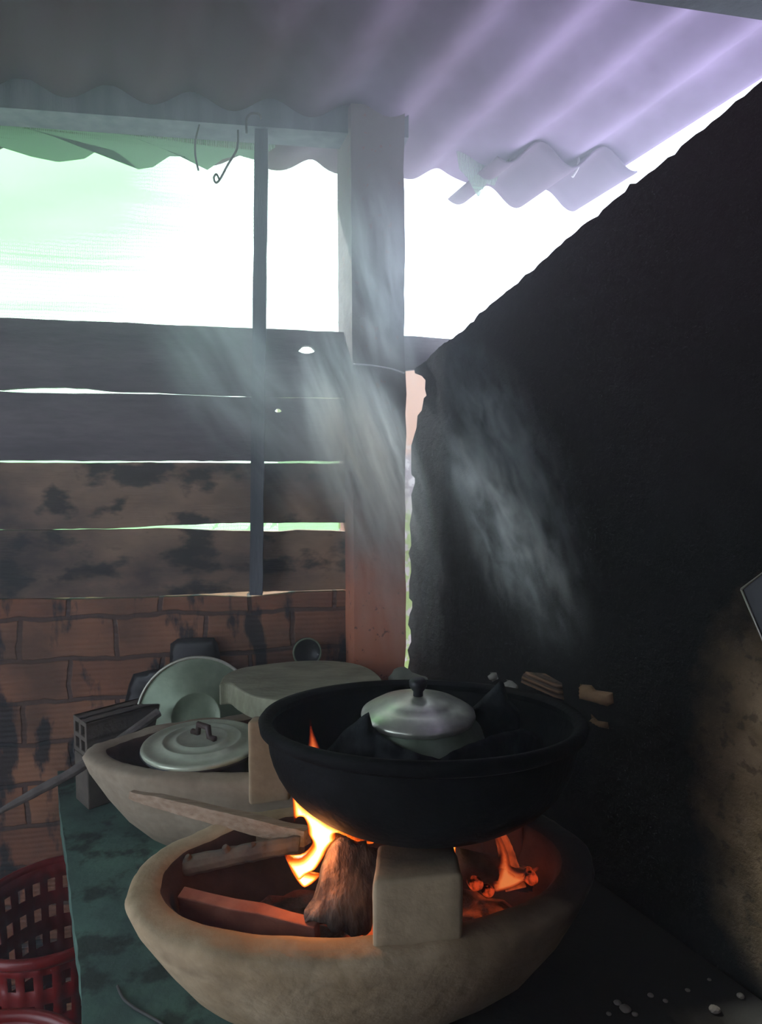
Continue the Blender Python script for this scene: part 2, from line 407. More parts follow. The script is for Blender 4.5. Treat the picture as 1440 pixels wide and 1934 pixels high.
# right wall with its broken, sloping top
tp = [RW.px(x, y) for x, y in [(783, 697), (850, 641), (985, 527), (1060, 462), (1130, 408), (1190, 347), (1275, 292), (1440, 152)]]
line = []
for i in range(len(tp)-1): line += rough_line(tp[i], tp[i+1], .012, .010, 3)
far = (3.6, 2.38); line += rough_line(tp[-1], (tp[-1][0]+.75, 2.24), .03, .012, 3)+[(1.75+.3, 2.33), far]
edge_px = [(773, 1290), (771, 1262), (774, 1245), (770, 1228), (777, 1212), (776, 1190), (771, 1180), (774, 1160), (779, 1148), (779, 1136), (773, 1130), (773, 1100), (777, 1080), (776, 1060), (772, 1045), (777, 1030), (776, 1010), (774, 990), (779, 962), (777, 935), (784, 912), (784, 903), (778, 897), (777, 892), (777, 842), (781, 828), (787, 808), (789, 785), (797, 775), (801, 752), (806, 747), (803, 735), (804, 718), (797, 710), (784, 705)]
edge = [RW.px(x, y) for x, y in edge_px]
outer = [(edge[0][0], 0)]+edge+line+[(3.6, 0)]
bm = bmesh.new(); prism(bm, outer, [], .0, .085)
rwall = struct(obj('wall_right', bm, M['rwall'], smooth=False, frame=RW))
# exposed hollow bricks and mortar lumps in the right wall
t = NT('grooved_brick'); wv = t.n('ShaderNodeTexWave', {'bands_direction': 'Z'}, Vector=t.tc, Scale=26., Distortion=.6).outputs[1]
c = t.mix(t.ramp(wv, .3, .7), (.08, .05, .03), (.20, .11, .055)); t.bsdf(c, .9, 0, t.bump(wv, 1., .008)); M['groove'] = t.m
M['brick_orange'] = surf('broken_brick', (.20, .115, .055), (.27, .16, .08), 14, .9, bump=.6)
M['crumb'] = surf('rubble_crumb', (.10, .085, .07), (.17, .14, .12), 30, .9)
M['mortar'] = surf('mortar', (.20, .20, .17), (.28, .27, .23), 14, .9, bump=.6)
for nm, pts, mt, th in [
    ('exposed_brick', [(990, 1268), (1030, 1272), (1062, 1290), (1066, 1322), (1050, 1318), (1000, 1296), (986, 1290)], 'groove', .012),
    ('exposed_brick', [(1096, 1292), (1118, 1294), (1126, 1303), (1158, 1308), (1160, 1328), (1148, 1334), (1120, 1326), (1096, 1320)], 'brick_orange', .012),
    ('exposed_brick', [(1117, 1348), (1130, 1361), (1149, 1364), (1151, 1377), (1136, 1374), (1118, 1362)], 'brick_orange', .012),
    ('mortar_lump', [(957, 1283), (968, 1286), (979, 1295), (980, 1304), (964, 1308)], 'mortar', .02),
    ('mortar_lump', [(926, 1270), (938, 1270), (942, 1282), (930, 1288)], 'mortar', .015),
    ('mortar_lump', [(1096, 1384), (1104, 1388), (1110, 1396), (1104, 1399)], 'mortar', .012)]:
    bm = bmesh.new(); fr = lambda u, v, w: (RW.px(u, v)[0], -w, RW.px(u, v)[1])
    inflate(bm, V2(pts), fr, th, 4, .25)
    obj(nm, bm, M[mt], rwall, True, frame=RW)
# plaster pillar in the corner
pa = atY(668, 900, 1.655); pb = atY(766, 900, 1.675); dd = Vector((-.33, 1, 0))*.125
bm = bmesh.new(); segs = 46; rings = []
for k in range(segs+1):
    z = 2.27*k/segs; rr = []
    def jit(i, s=.0): return Vector((noise.noise(Vector((i*7.3, z*16, 1)))*s, noise.noise(Vector((i*3.1, z*16, 4)))*s, 0))
    lean = Vector((-.004*(z-1.2), 0, 0))
    c4 = [pa, pa.lerp(pb, .5), pb, pb+dd, pa+dd]
    for i, p in enumerate(c4): q = p+lean+jit(i, .006 if i in (2, 3) else .002); rr.append(bm.verts.new((q.x, q.y, z)))
    rings.append(rr)
for k in range(segs):
    for i in range(5): bm.faces.new((rings[k][i], rings[k][(i+1) % 5], rings[k+1][(i+1) % 5], rings[k+1][i]))
bm.faces.new(rings[0][::-1]); bm.faces.new(rings[-1])
tag(obj('corner_pillar', bm, M['pillar'], smooth=False, origin=(pa.x, pa.y, 0)), 'plastered square pillar in the corner, sooty above and red-brown below', 'pillar')
# timber boards closing the back wall
def plank(name, topx, botx, mat, label, holes=(), th=.022, group='boards of the back wall', off=0.0):
    o = [BW.px(x, y, off) for x, y in topx]; b = [BW.px(x, y, off) for x, y in botx]
    def dens(l, s):
        r = []
        for i in range(len(l)-1): r += rough_line(l[i], l[i+1], .02, .0022, s)
        return r+[l[-1]]
    outl = dens(o, 1)+dens(b[::-1], 2)
    hs = [[BW.px(cx+rx*math.cos(a)*(1+.18*math.sin(3*a)), cy+ry*math.sin(a), off) for a in [2*PI*k/14 for k in range(14)]] for cx, cy, rx, ry in holes]
    bm = bmesh.new(); prism(bm, [tuple(p) for p in outl], hs, off, off+th)
    return tag(obj(name, bm, M[mat], smooth=False, frame=BW), label, 'plank', group)
LX = -420
plank('wall_plank', [(LX, 581), (0, 600), (480, 620), (657, 628)], [(LX, 726), (0, 736), (60, 732), (120, 731), (160, 733), (215, 739), (300, 741), (420, 747), (657, 751)], 'plank_top',
      'topmost dark board of the back wall, with a bright ragged hole', [(580, 660, 15, 8)])
plank('wall_plank', [(LX, 730), (0, 739), (60, 742), (160, 743), (300, 744), (420, 749), (657, 753)], [(LX, 868), (0, 870), (300, 871), (657, 871)], 'plank_top',
      'dark grey board second from the top, with a pinhole of light', [(526, 775, 6, 4)])
plank('wall_plank', [(LX, 872), (0, 873), (300, 874), (520, 875), (657, 875)], [(LX, 1000), (0, 1000), (200, 999), (300, 993), (370, 991), (420, 988), (657, 987)], 'plank_low',
      'brown stained board third from the top, above the green gap')
plank('wall_plank', [(LX, 1002), (0, 1002), (200, 1001), (300, 998), (380, 1001), (440, 1003), (530, 1004), (560, 1001), (657, 1004)], [(LX, 1132), (0, 1130), (240, 1128), (300, 1126), (440, 1119), (657, 1113)], 'plank_low',
      'lowest blotched brown board, just above the bricks')
plank('wall_plank', [(762, 634), (800, 636), (850, 640)], [(762, 700), (800, 696), (850, 688)], 'plank_top', 'short board end showing right of the pillar, above the wall corner')
# slim post that carries the boards
a = BW.w(*BW.px(495, 205, -.03), -.03); b = BW.w(*BW.px(484, 1122, -.03), -.03)
bm = bmesh.new(); d = b-a
pp = [a+d*k/24 for k in range(25)]
tube(bm, [p+Vector((noise.noise(Vector((0, 0, i*.4)))*.003, 0, 0)) for i, p in enumerate(pp)], [.0225+.002*noise.noise(Vector((3, 1, i*.5))) for i in range(25)], 4, square=1)
tag(obj('thin_post', bm, M['post'], smooth=False, origin=(b.x, b.y, b.z)), 'thin wooden post crossing the boards and the bright opening', 'post')
# beam under the eave
bm = bmesh.new(); zt = BW.px(0, 203, -.05)[1]
z0a, z0b = BW.px(0, 216, -.05)[1], BW.px(640, 250, -.05)[1]
prism(bm, [(-1.75, z0a), (.06, z0b), (.06, z0b+.07), (-1.75, z0a+.06)], [], -.055, .03)
tag(obj('eave_beam', bm, M['post'], smooth=False, frame=BW), 'grey beam running along the top of the opening under the roof', 'beam')
# corrugated roof
E0 = BW.w(-1.0, 2.232, .2); bdir = Vector((1, .18, .012)); away = ray(100, 1008); ddir = (-away/away.y); pitch = .1815
def roofpt(s, t, lift=0, amp=.018): return E0+bdir*s+ddir*t+Vector((0, 0, amp*math.cos(2*PI*(s-SPH)/pitch)+lift))
SPH = (BW.px(190, 250, .2)[0]+1.0)/math.sqrt(1+.18**2)
s_r = None
for k in range(400):
    s = k*.005; p = E0+bdir*s; q = (p-ORG)
    xx = 720+FPX*q.x/(q.y*math.cos(PITCH)-q.z*math.sin(PITCH))
    if xx > 1106: s_r = s; break
bm = bmesh.new(); ns = int((s_r+1.6)/.0125); nt = 16; grid = []
for j in range(nt+1):
    tt = 3.9*(j/nt)**1.3-.0
    grid.append([bm.verts.new(roofpt(-1.6+(s_r+1.6)*i/ns, tt+(-.02*math.sin(i*.9)*(j == 0)*.2))) for i in range(ns+1)])
for j in range(nt):
    for i in range(ns): bm.faces.new((grid[j][i], grid[j][i+1], grid[j+1][i+1], grid[j+1][i]))
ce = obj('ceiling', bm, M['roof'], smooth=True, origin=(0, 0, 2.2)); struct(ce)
sm = ce.modifiers.new('thickness', 'SOLIDIFY'); sm.thickness = .006
# overlapping sheet ends at the right of the eave
bm = bmesh.new(); g2 = []
for j in range(8):
    g2.append([bm.verts.new(roofpt(s_r-.40+.40*i/60+.006, -.05+.22*j/7, -.024, .030)) for i in range(61)])
for j in range(7):
    for i in range(60): bm.faces.new((g2[j][i], g2[j][i+1], g2[j+1][i+1], g2[j+1][i]))
o = tag(obj('roof_sheet', bm, M['roof'], smooth=True, origin=(.4, 1.9, 2.15)), 'overlapping end of a lilac corrugated sheet at the right of the eave', 'roof sheet')
sm = o.modifiers.new('thickness', 'SOLIDIFY'); sm.thickness = .005
# near beam, top right
a = atY(1215, -66, 1.20); b = atY(1445, -28, 1.26)
d = (b-a).normalized(); a2 = a-d*2.3; b2 = b+d*.35; bm = bmesh.new()
vs = []
for p in (a2, b2):
    for oy in (-.04, .04):
        for oz in (-.032, .032): vs.append(bm.verts.new(p+Vector((0, oy, oz))))
for f in [(0, 1, 3, 2), (4, 6, 7, 5), (0, 4, 5, 1), (2, 3, 7, 6), (0, 2, 6, 4), (1, 5, 7, 3)]: bm.faces.new([vs[i] for i in f])
tag(obj('roof_beam', bm, M['dark'], smooth=False, origin=tuple(a)), 'dark roof beam cutting across the top right corner', 'beam')
# walls out of view that close the room
def wallbox(name, lo, hi):
    bm = bmesh.new(); box(bm, lo, hi); return struct(obj(name, bm, M['floor'], smooth=False, origin=(lo[0], lo[1], 0)))
wallbox('wall_left', (-1.86, -1.7, 0), (-1.76, -.75, 2.3))
wallbox('wall_left', (-1.86, .55, 0), (-1.76, 1.45, 2.3))
wallbox('wall_left', (-1.86, -.75, 2.0), (-1.76, .55, 2.3))
wallbox('wall_behind', (-1.86, -1.8, 0), (2.1, -1.7, 2.45))

# ------------------------------------------------------------------ nets, ties and what stands outside
def net(name, top, bot, off, mat, label, nx=70, nz=26, wav=.015, seed=0):
    bm = bmesh.new(); g = []
    def ev(l, f):
        f *= len(l)-1; i = min(int(f), len(l)-2); return Vector(l[i]).lerp(Vector(l[i+1]), f-i)
    T = [BW.px(*p, off) for p in top]; B = [BW.px(*p, off) for p in bot]
    for j in range(nz+1):
        row = []
        for i in range(nx+1):
            a, b = ev(T, i/nx), ev(B, i/nx); p = a.lerp(b, j/nz)
            y = off+wav*noise.noise(Vector((p.x*3, p.y*9, seed)))
            row.append(bm.verts.new((p.x, y, p.y)))
        g.append(row)
    for j in range(nz):
        for i in range(nx): bm.faces.new((g[j][i], g[j][i+1], g[j+1][i+1], g[j+1][i]))
    return tag(obj(name, bm, M[mat], smooth=True, frame=BW), label, 'net')
net('shade_net', [(-420, 175), (0, 205), (640, 262)], [(-420, 1090), (0, 1085), (640, 1060)], .30, 'net', 'sheer green shade net hanging outside the whole opening', wav=.03)
bots = [(-400, 262), (-40, 268), (0, 276), (60, 296), (110, 306), (160, 300), (185, 284), (215, 284), (240, 302), (262, 322), (290, 318), (320, 296), (350, 296), (372, 312), (392, 322), (420, 300), (450, 292), (478, 300), (500, 290), (520, 278)]
net('net_valance', [(-420, 178), (0, 210), (520, 245)], bots, .06, 'net_dense', 'folded strip of green net bunched under the eave with a scalloped edge', nx=160, nz=6, wav=.02, seed=4)
net('net_scrap', [(860, 262), (905, 270), (960, 285)], [(868, 318), (885, 336), (905, 372), (920, 345), (935, 350), (948, 320), (966, 305)], .10, 'net_dense', 'frayed scrap of green net hanging under the roof right of the pillar', nx=40, nz=8, wav=.01, seed=9)
def wire(name, pts, r, mat, label, cat='wire', group=None, seg=6):
    bm = bmesh.new(); P = smooth_path(pts, 6); tube(bm, P, r, seg)
    return tag(obj(name, bm, M[mat], origin=tuple(pts[0])), label, cat, group)
wire('hanging_twig', [atY(378, 232, 1.63), atY(370, 262, 1.63), (atY(369, 292, 1.64)), atY(375, 322, 1.64)], .0025, 'wire', 'dark twig hanging straight down in front of the green net', 'twig')
wire('hanging_twig', [atY(450, 246, 1.62), atY(448, 280, 1.62), atY(430, 312, 1.63), atY(416, 338, 1.63), atY(408, 345, 1.63), atY(404, 336, 1.63), atY(409, 329, 1.63), atY(414, 338, 1.63)], .0026, 'wire', 'curled dark twig hooked at its tip, left of the thin post', 'twig')
wire('wire_loop', [atY(466, 252, 1.60), atY(466, 225, 1.60), atY(476, 214, 1.60), atY(490, 216, 1.60), atY(493, 224, 1.61)], .003, 'wire', 'wire loop tying the top of the thin post to the beam')
wire('tie_wire', [atY(668, 688, 1.645), atY(700, 690, 1.65), atY(740, 697, 1.66), atY(764, 705, 1.665)], .0022, 'pale_tie', 'pale wire wrapped across the middle of the pillar')
wire('pale_strap', [atY(1087, 292, 1.9), atY(1093, 300, 1.9), atY(1092, 316, 1.9), atY(1082, 334, 1.9)], .004, 'pale_tie', 'short curved pale strap dangling from the last roof lobe', 'strap')
wire('pale_strap', [atY(955, 262, 1.88), atY(990, 250, 1.88), atY(1040, 262, 1.88), atY(1088, 292, 1.9)], .0028, 'pale_tie', 'long pale strap looped under the corrugated sheet', 'strap')
# things seen through the gaps
bm = bmesh.new(); prism(bm, [(-.25, 0), (.35, 0), (.35, 1.78), (-.02, 1.80), (-.25, 1.76)], [], .75, .85)
tag(obj('outside_brick_wall', bm, M['outbrick'], smooth=False, frame=BW), 'sunlit orange wall outside, seen through the slit beside the pillar', 'wall')
bm = bmesh.new()
for k in range(900):
    p = Vector((random.uniform(-3.5, 3.0), random.uniform(3.2, 4.2), random.uniform(-.09, 1.25)*1.0))
    s = random.uniform(.05, .11); q = Matrix.Rotation(random.uniform(0, 6.3), 3, Vector((random.random(), random.random(), random.random()+.1)).normalized())
    bm.faces.new([bm.verts.new(p+q @ Vector(c)*s) for c in ((-.4, 0, 0), (0, .2, .6), (.4, 0, 1.2), (.1, -.2, .5))])
tag(obj('hedge', bm, M['leaf'], smooth=False, origin=(0, 3.7, 0)), 'green hedge outside, glimpsed through the gaps between the boards', 'hedge', kind='stuff')

# ------------------------------------------------------------------ the table
TZ = .64
tb = thing('cement_table', (-.1, 1.15, 0), 'long green cement counter under the two clay stoves, with shadow and soot painted dark on the right', 'table')
edge = [(-.808, 1.603), (-.762, 1.512), (-.70, 1.396), (-.625, 1.262), (-.544, 1.111), (-.47, .975), (-.408, .853), (-.30, .645)]
e2 = []
for i in range(len(edge)-1): e2 += [tuple(p) for p in rough_line(edge[i], edge[i+1], .02, .004, 11)]
pts = e2+[edge[-1], (.675, .645), (.10, 1.72), (.05, 1.735)]
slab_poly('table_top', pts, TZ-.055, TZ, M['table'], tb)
for q in [(-.25, .72, .05, .95), (-.46, 1.44, -.28, 1.58), (.30, .72, .50, 1.0), (-.05, 1.35, .15, 1.6)]:
    bm = bmesh.new(); box(bm, (q[0], q[1], 0), (q[2], q[3], TZ-.055)); obj('brick_leg', bm, M['brick'], tb, False)

# ------------------------------------------------------------------ clay stoves
def superpt(a, b, th, n, point=0):
    c, s = math.cos(th), math.sin(th)
    x = a*math.copysign(abs(c)**(2/n), c); y = b*math.copysign(abs(s)**(2/n), s)
    if c < 0: y *= 1-point*abs(c)**2
    return x, y
def make_stove(name, c, rot, a, b, h, n, mat, label, seed, point=0, wall=.047, base=(.150, .120), lift=0):
    root = thing(name, (c[0], c[1], TZ), label, 'stove'); root.rotation_euler = (0, 0, rot)
    prof = [(base[0], base[1], 0), (base[0]*.84, base[1]*.80, .08*h), (base[0]*.55, base[1]*.46, .30*h), (base[0]*.28, base[1]*.22, .56*h), (base[0]*.09, base[1]*.07, .82*h), (.002, .0, .955*h),
            (.006, .005, .985*h), (.014, .013, h), (wall*.7, wall*.7, h*1.0), (wall*.95, wall*.95, .985*h), (wall*1.12, wall*1.08, .94*h), (wall*1.35, wall*1.25, .7*h), (wall*1.9, wall*1.6, .45*h), (wall*3, wall*2.4, .36*h), (a*.7, b*.7, .34*h)]
    N = 128; bm = bmesh.new(); rings = []
    for k, (da, db, z) in enumerate(prof):
        rr = []
        for i in range(N):
            th = 2*PI*i/N; x, y = superpt(max(a-da, .01), max(b-db, .01), th, n, point)
            nn = noise.noise(Vector((x*14, y*14, z*14+seed)))*.005+noise.noise(Vector((x*50, y*50, z*50+seed)))*.0018
            zz = z+(nn*1.2 if k > 4 else 0)+lift*x*(z/h)
            l = math.hypot(x, y) or 1
            rr.append(bm.verts.new((x+x/l*nn, y+y/l*nn, zz)))
        rings.append(rr)
    for k in range(len(rings)-1):
        for i in range(N): bm.faces.new((rings[k][i], rings[k][(i+1) % N], rings[k+1][(i+1) % N], rings[k+1][i]))
    bm.faces.new(rings[0][::-1]); bm.faces.new(rings[-1])
    me = bpy.data.meshes.new('stove_bowl'); bm.to_mesh(me); bm.free()
    for p in me.polygons: p.use_smooth = True
    me.materials.append(M[mat]); me.materials.append(M['inner_soot'])
    for p in me.polygons:
        if p.index >= 9*N and p.index < 14*N or p.index == 14*N+1: p.material_index = 1
    o = bpy.data.objects.new('stove_bowl', me); COL.objects.link(o); o.parent = root
    return root
def pot_rest(root, corners_front, corners_back, z0f, mat, r=.006):
    """block from four top corners (world) down to z0"""
    bm = bmesh.new(); top = [Vector(p) for p in corners_front+corners_back]; bot = [Vector((p.x, p.y, z0f)) for p in top]
    tv = [bm.verts.new(p) for p in top]; bv = [bm.verts.new(p) for p in bot]
    bm.faces.new(tv); bm.faces.new(bv[::-1])
    for i in range(4): bm.faces.new((tv[i], bv[i], bv[(i+1) % 4], tv[(i+1) % 4]))
    bmesh.ops.subdivide_edges(bm, edges=bm.edges, cuts=5, use_grid_fill=True)
    for v in bm.verts: v.co += Vector(v.co).normalized()*0+Vector((1, 1, 1))*noise.noise(v.co*30)*.002
    inv = parent_inv(root)
    for v in bm.verts: v.co = inv @ v.co
    o = obj0('pot_rest', bm, M[mat]); o.parent = root
    m = o.modifiers.new('bevel', 'BEVEL'); m.width = r; m.segments = 3; m.limit_method = 'ANGLE'; m.angle_limit = .7
    return o
def obj0(name, bm, mat, smooth=True):
    bmesh.ops.recalc_face_normals(bm, faces=bm.faces); me = bpy.data.meshes.new(name); bm.to_mesh(me); bm.free()
    for p in me.polygons: p.use_smooth = smooth
    me.materials.append(mat); o = bpy.data.objects.new(name, me); COL.objects.link(o); return o
S1 = make_stove('clay_stove', (-.02, .905), math.radians(7.5), .328, .19, .20, 2.15, 'clay', 'tan boat-shaped clay stove in front, with the fire burning in it', 2)
S2 = make_stove('clay_stove', (-.235, 1.315), math.radians(7), .355, .175, .20, 1.9, 'clay_back', 'tan clay stove behind and left, holding the pan with the grey lid', 8, .1)
pot_rest(S1, [(-.010, .736, .918), (.097, .746, .922)], [(.095, .845, .908), (-.004, .842, .902)], .815, 'pot_rest')
pot_rest(S1, [(.16, 1.02, .92), (.22, .99, .92)], [(.24, 1.04, .92), (.18, 1.08, .92)], .78, 'inner_soot')
pot_rest(S1, [(-.09, 1.02, .93), (-.03, 1.05, .93)], [(-.04, 1.10, .93), (-.10, 1.08, .93)], .74, 'pot_rest')
pot_rest(S2, [atY(468, 1362, 1.13), atY(548, 1357, 1.15)], [atY(552, 1350, 1.23), atY(478, 1352, 1.22)], .80, 'pot_rest')

# ember bed inside the front stove
def bed(name, c, rx, ry, z, mat, label, cat, rot=0, seed=0, amp=.016):
    bm = bmesh.new(); rings = [[bm.verts.new((c[0], c[1], z))]*64]
    for j in range(1, 15):
        f = j/14; rr = []
        for i in range(64):
            a = 2*PI*i/64; x, y = rx*f*math.cos(a), ry*f*math.sin(a); x, y = x*math.cos(rot)-y*math.sin(rot), x*math.sin(rot)+y*math.cos(rot)
            rr.append(bm.verts.new((c[0]+x, c[1]+y, z+noise.noise(Vector((x*25, y*25, seed)))*amp+noise.noise(Vector((x*70, y*70, seed)))*amp*.5-.03*f**6)))
        rings.append(rr)
    for j in range(14):
        for i in range(64):
            q = []
            for v in (rings[j][i], rings[j][(i+1) % 64], rings[j+1][(i+1) % 64], rings[j+1][i]):
                if v not in q: q.append(v)
            bm.faces.new(q)
    return tag(obj(name, bm, M[mat], origin=(c[0], c[1], z)), label, cat, kind='stuff')
bed('ember_bed', (-.02, .905), .255, .135, TZ+.105, 'embers', 'ash and glowing embers lying inside the front clay stove', 'embers', math.radians(7.5), 3)

# ------------------------------------------------------------------ wok and what is in it
WC = Vector((.058, .93, 1.04)); WR = .225
wk = thing('wok', (WC.x, WC.y, .92), 'large sooty iron wok resting over the fire on the front stove', 'wok')
MW = Matrix.Translation(WC) @ Matrix.Rotation(math.radians(-7), 4, 'X')
bm = bmesh.new(); prof = []
for k in range(17):
    f = k/16; r = (WR-.006)*math.sin(f*PI/2)**.85; prof.append((max(r, 0 if k == 0 else .001), -.148*math.cos(f*PI/2)**.85))
inn = [(max(r-.005, 0), z+.004) for r, z in prof[::-1]][:-1]+[(0, -.142)]
lathe(bm, prof+inn, MW, 96); obj('wok_bowl', bm, M['wok'], wk)
bm = bmesh.new(); lathe(bm, [(WR-.013, .002), (WR-.006, .0075), (WR+.002, .008), (WR+.006, .003), (WR+.004, -.008), (WR-.006, -.013), (WR-.012, -.006), (WR-.013, .002)], MW, 96)
obj('wok_rim', bm, M['wok'], wk)
PC = atZ(790, 1342, 1.055); pt = thing('small_pot', (PC.x, PC.y, .945), 'small round aluminium pot with a domed lid, standing in the wok', 'pot')
MP = Matrix.Translation((PC.x, PC.y, 0)); bm = bmesh.new()
lathe(bm, [(0, .945), (.05, .945), (.078, .955), (.094, .98), (.098, 1.005), (.090, 1.030), (.078, 1.042), (.076, 1.052), (.073, 1.052), (.074, 1.03), (.0, 1.02)], MP)
obj('pot_body', bm, M['alu_old'], pt)
bm = bmesh.new()
lathe(bm, [(.079, 1.046), (.081, 1.050), (.080, 1.054), (.074, 1.058), (.060, 1.066), (.052, 1.0665), (.048, 1.070), (.030, 1.074), (.018, 1.0765), (0, 1.077), (0, 1.074), (.05, 1.062), (.077, 1.050), (.079, 1.046)], MP)
obj('pot_lid', bm, M['alu'], pt)
bm = bmesh.new(); lathe(bm, [(0, 1.075), (.007, 1.076), (.007, 1.083), (.0125, 1.090), (.013, 1.097), (.009, 1.101), (0, 1.102)], MP, 32); obj('lid_knob', bm, M['black'], pt, label='black lid knob')
# cloth flaps wrapped around the pot
def flap(name, pts, Y, curve, cx, th, label):
    bm = bmesh.new(); fn = lambda u, v, w: atY(u, v, Y+curve*((u-cx)/150)**2+.012*noise.noise(Vector((u*.03, v*.03, 2))))+Vector((0, -w-.006*noise.noise(Vector((u*.05, v*.02, 5))), 0))
    inflate(bm, V2(pts), fn, th, 7, .3)
    return tag(obj(name, bm, M['dark'], origin=tuple(atY(cx, max(p[1] for p in pts), Y))), label, 'cloth', 'sooty cloths in the wok')
flap('sooty_cloth', [(604, 1436), (618, 1415), (650, 1380), (680, 1355), (697, 1344), (704, 1372), (730, 1396), (762, 1412), (800, 1424), (832, 1434), (828, 1452), (760, 1462), (680, 1462), (620, 1456)], .80, .10, 800, .010, 'dark cloth folded round the front left of the small pot')
flap('sooty_cloth', [(826, 1436), (850, 1420), (890, 1404), (930, 1390), (962, 1382), (985, 1374), (1010, 1386), (1030, 1402), (1020, 1430), (960, 1448), (890, 1456), (830, 1454)], .81, .08, 800, .010, 'dark cloth folded round the right of the small pot')
flap('sooty_cloth', [(880, 1350), (900, 1330), (925, 1305), (944, 1286), (952, 1290), (960, 1320), (985, 1345), (985, 1385), (930, 1400), (880, 1400)], .96, .0, 900, .014, 'peaked dark cloth standing up behind the right of the small pot')

# ------------------------------------------------------------------ fuel in the front stove
def log_mesh(bm, A, B, r0, r1, seg=26, ns=14, rough=.18, seed=0, flat=1.0, up=Vector((0, 1, .2))):
    A, B = Vector(A), Vector(B); t = (B-A).normalized(); n = t.cross(up).normalized(); b = t.cross(n); rings = []
    for i in range(ns+1):
        f = i/ns; p = A.lerp(B, f); rr = []
        for k in range(seg):
            a = 2*PI*k/seg; r = (r0+(r1-r0)*f)
            q = abs(math.cos(a*1.5+.4))*.22
            d = 1-q+rough*noise.noise(Vector((math.cos(a)*2.2, math.sin(a)*2.2, f*2+seed)))+rough*.5*noise.noise(Vector((math.cos(a)*9, math.sin(a)*9, f*3+seed)))
            end = 1-.06*(i in (0, ns))
            rr.append(bm.verts.new(p+(n*math.cos(a)+b*math.sin(a)*flat)*r*d*end+t*(noise.noise(Vector((k*.7, seed, 0)))*r*.35 if i in (0, ns) else 0)))
        rings.append(rr)
    for i in range(ns):
        for k in range(seg): bm.faces.new((rings[i][k], rings[i][(k+1) % seg], rings[i+1][(k+1) % seg], rings[i+1][k]))
    c0 = bm.verts.new(A); c1 = bm.verts.new(B)
    for k in range(seg): bm.faces.new((rings[0][(k+1) % seg], rings[0][k], c0)); bm.faces.new((rings[-1][k], rings[-1][(k+1) % seg], c1))
bm = bmesh.new(); log_mesh(bm, atY(628, 1745, .83), atY(672, 1590, .875), .052, .038, seed=4, flat=.8)
t = NT('burning_log'); v = t.mapping((1, 1, .25), rot=(0, .25, 0)); n1 = t.noise(45, 5, vec=v)
c = t.mix(t.ramp(n1, .4, .6), (.09, .06, .05), (.34, .23, .17)); c = t.mix(t.ramp(t.noise(8, 4), .45, .6, 0, .8), c, (.03, .022, .02))
t.bsdf(c, .9, 0, t.bump(n1, 1., .012)); M['log'] = t.m
tag(obj('firewood_log', bm, M['log'], origin=tuple(atY(628, 1745, .83))), 'thick split log propped upright beside the flame in the front stove', 'firewood')
def stick(name, pts, rads, mat, label, square=1, knots=(), seg=4):
    bm = bmesh.new(); P = smooth_path(pts, 8); n = len(P); R = []
    for i in range(n):
        f = i/(n-1)*(len(rads)-1); k = min(int(f), len(rads)-2); R.append((rads[k]*(1-f+k)+rads[k+1]*(f-k))*(1+.10*noise.noise(Vector((i*.5, 3, len(pts))))))
    P = [p+Vector((0, 0, noise.noise(Vector((i*.35, 9, 1)))*.002)) for i, p in enumerate(P)]
    tube(bm, P, R, seg, square=square)
    for f, r in knots:
        p = P[int(f*(n-1))]+Vector((0, -.002, R[0]*.7)); q = p+Vector((random.uniform(-.004, .004), -.003, r*1.3))
        tube(bm, [p-Vector((0, 0, r*.5)), p, q], [r*1.25, r, r*.55], 8)
    return tag(obj(name, bm, M[mat], smooth=False, origin=tuple(pts[0]), bevel=.0012), label, 'firewood')
stick('firewood_stick', [atY(248, 1500, 1.085), atY(415, 1541, 1.015), atY(582, 1582, .945)], [.009, .015, .0165, .016], 'firewood', 'long pale split stick lying over the rim with its tip in the flame')
stick('firewood_stick', [atY(405, 1560, 1.045), atY(450, 1570, 1.03), atY(500, 1582, 1.0), atY(570, 1606, .955)], [.012, .013, .012, .011], 'bark', 'dark charred stick just below the long pale stick')
stick('firewood_stick', [atY(286, 1650, .93), atY(360, 1634, .925), atY(440, 1617, .92), atY(500, 1604, .915), atY(566, 1594, .915)], [.012, .014, .013, .013, .011], 'stick_dark', 'knotty barked stick reaching from the left rim to the flame', square=0, knots=[(.02, .006), (.25, .007), (.47, .008), (.68, .006)], seg=10)
# flat plank with red firelight painted into its colour
def board3(bm, A, B, w, th):
    A, B = Vector(A), Vector(B); t = (B-A).normalized(); d = w-t*w.dot(t); n = t.cross(d).normalized()*th
    vs = [bm.verts.new(p+q+r) for p in (A, B) for q in (Vector((0, 0, 0)), d) for r in (Vector((0, 0, 0)), n)]
    for f in [(0, 1, 3, 2), (4, 6, 7, 5), (0, 4, 5, 1), (2, 3, 7, 6), (0, 2, 6, 4), (1, 5, 7, 3)]: bm.faces.new([vs[i] for i in f])
bm = bmesh.new(); board3(bm, atY(334, 1694, .855), atY(594, 1752, .80), Vector((0, .008, -.042)), .018)
bmesh.ops.subdivide_edges(bm, edges=bm.edges, cuts=4, use_grid_fill=True)
for v in bm.verts: v.co += Vector((0, 1, 1))*noise.noise(v.co*25)*.003
M['firelit_wood'] = surf('firelit_plank', (.34, .10, .06), (.44, .16, .10), 20, .8, bump=.5, bscale=50)
tag(obj('firewood_plank', bm, M['firelit_wood'], smooth=False, origin=tuple(atY(334, 1694, .855)), bevel=.002), 'flat plank with red firelight in its colour, lying inside the front rim of the stove', 'firewood')
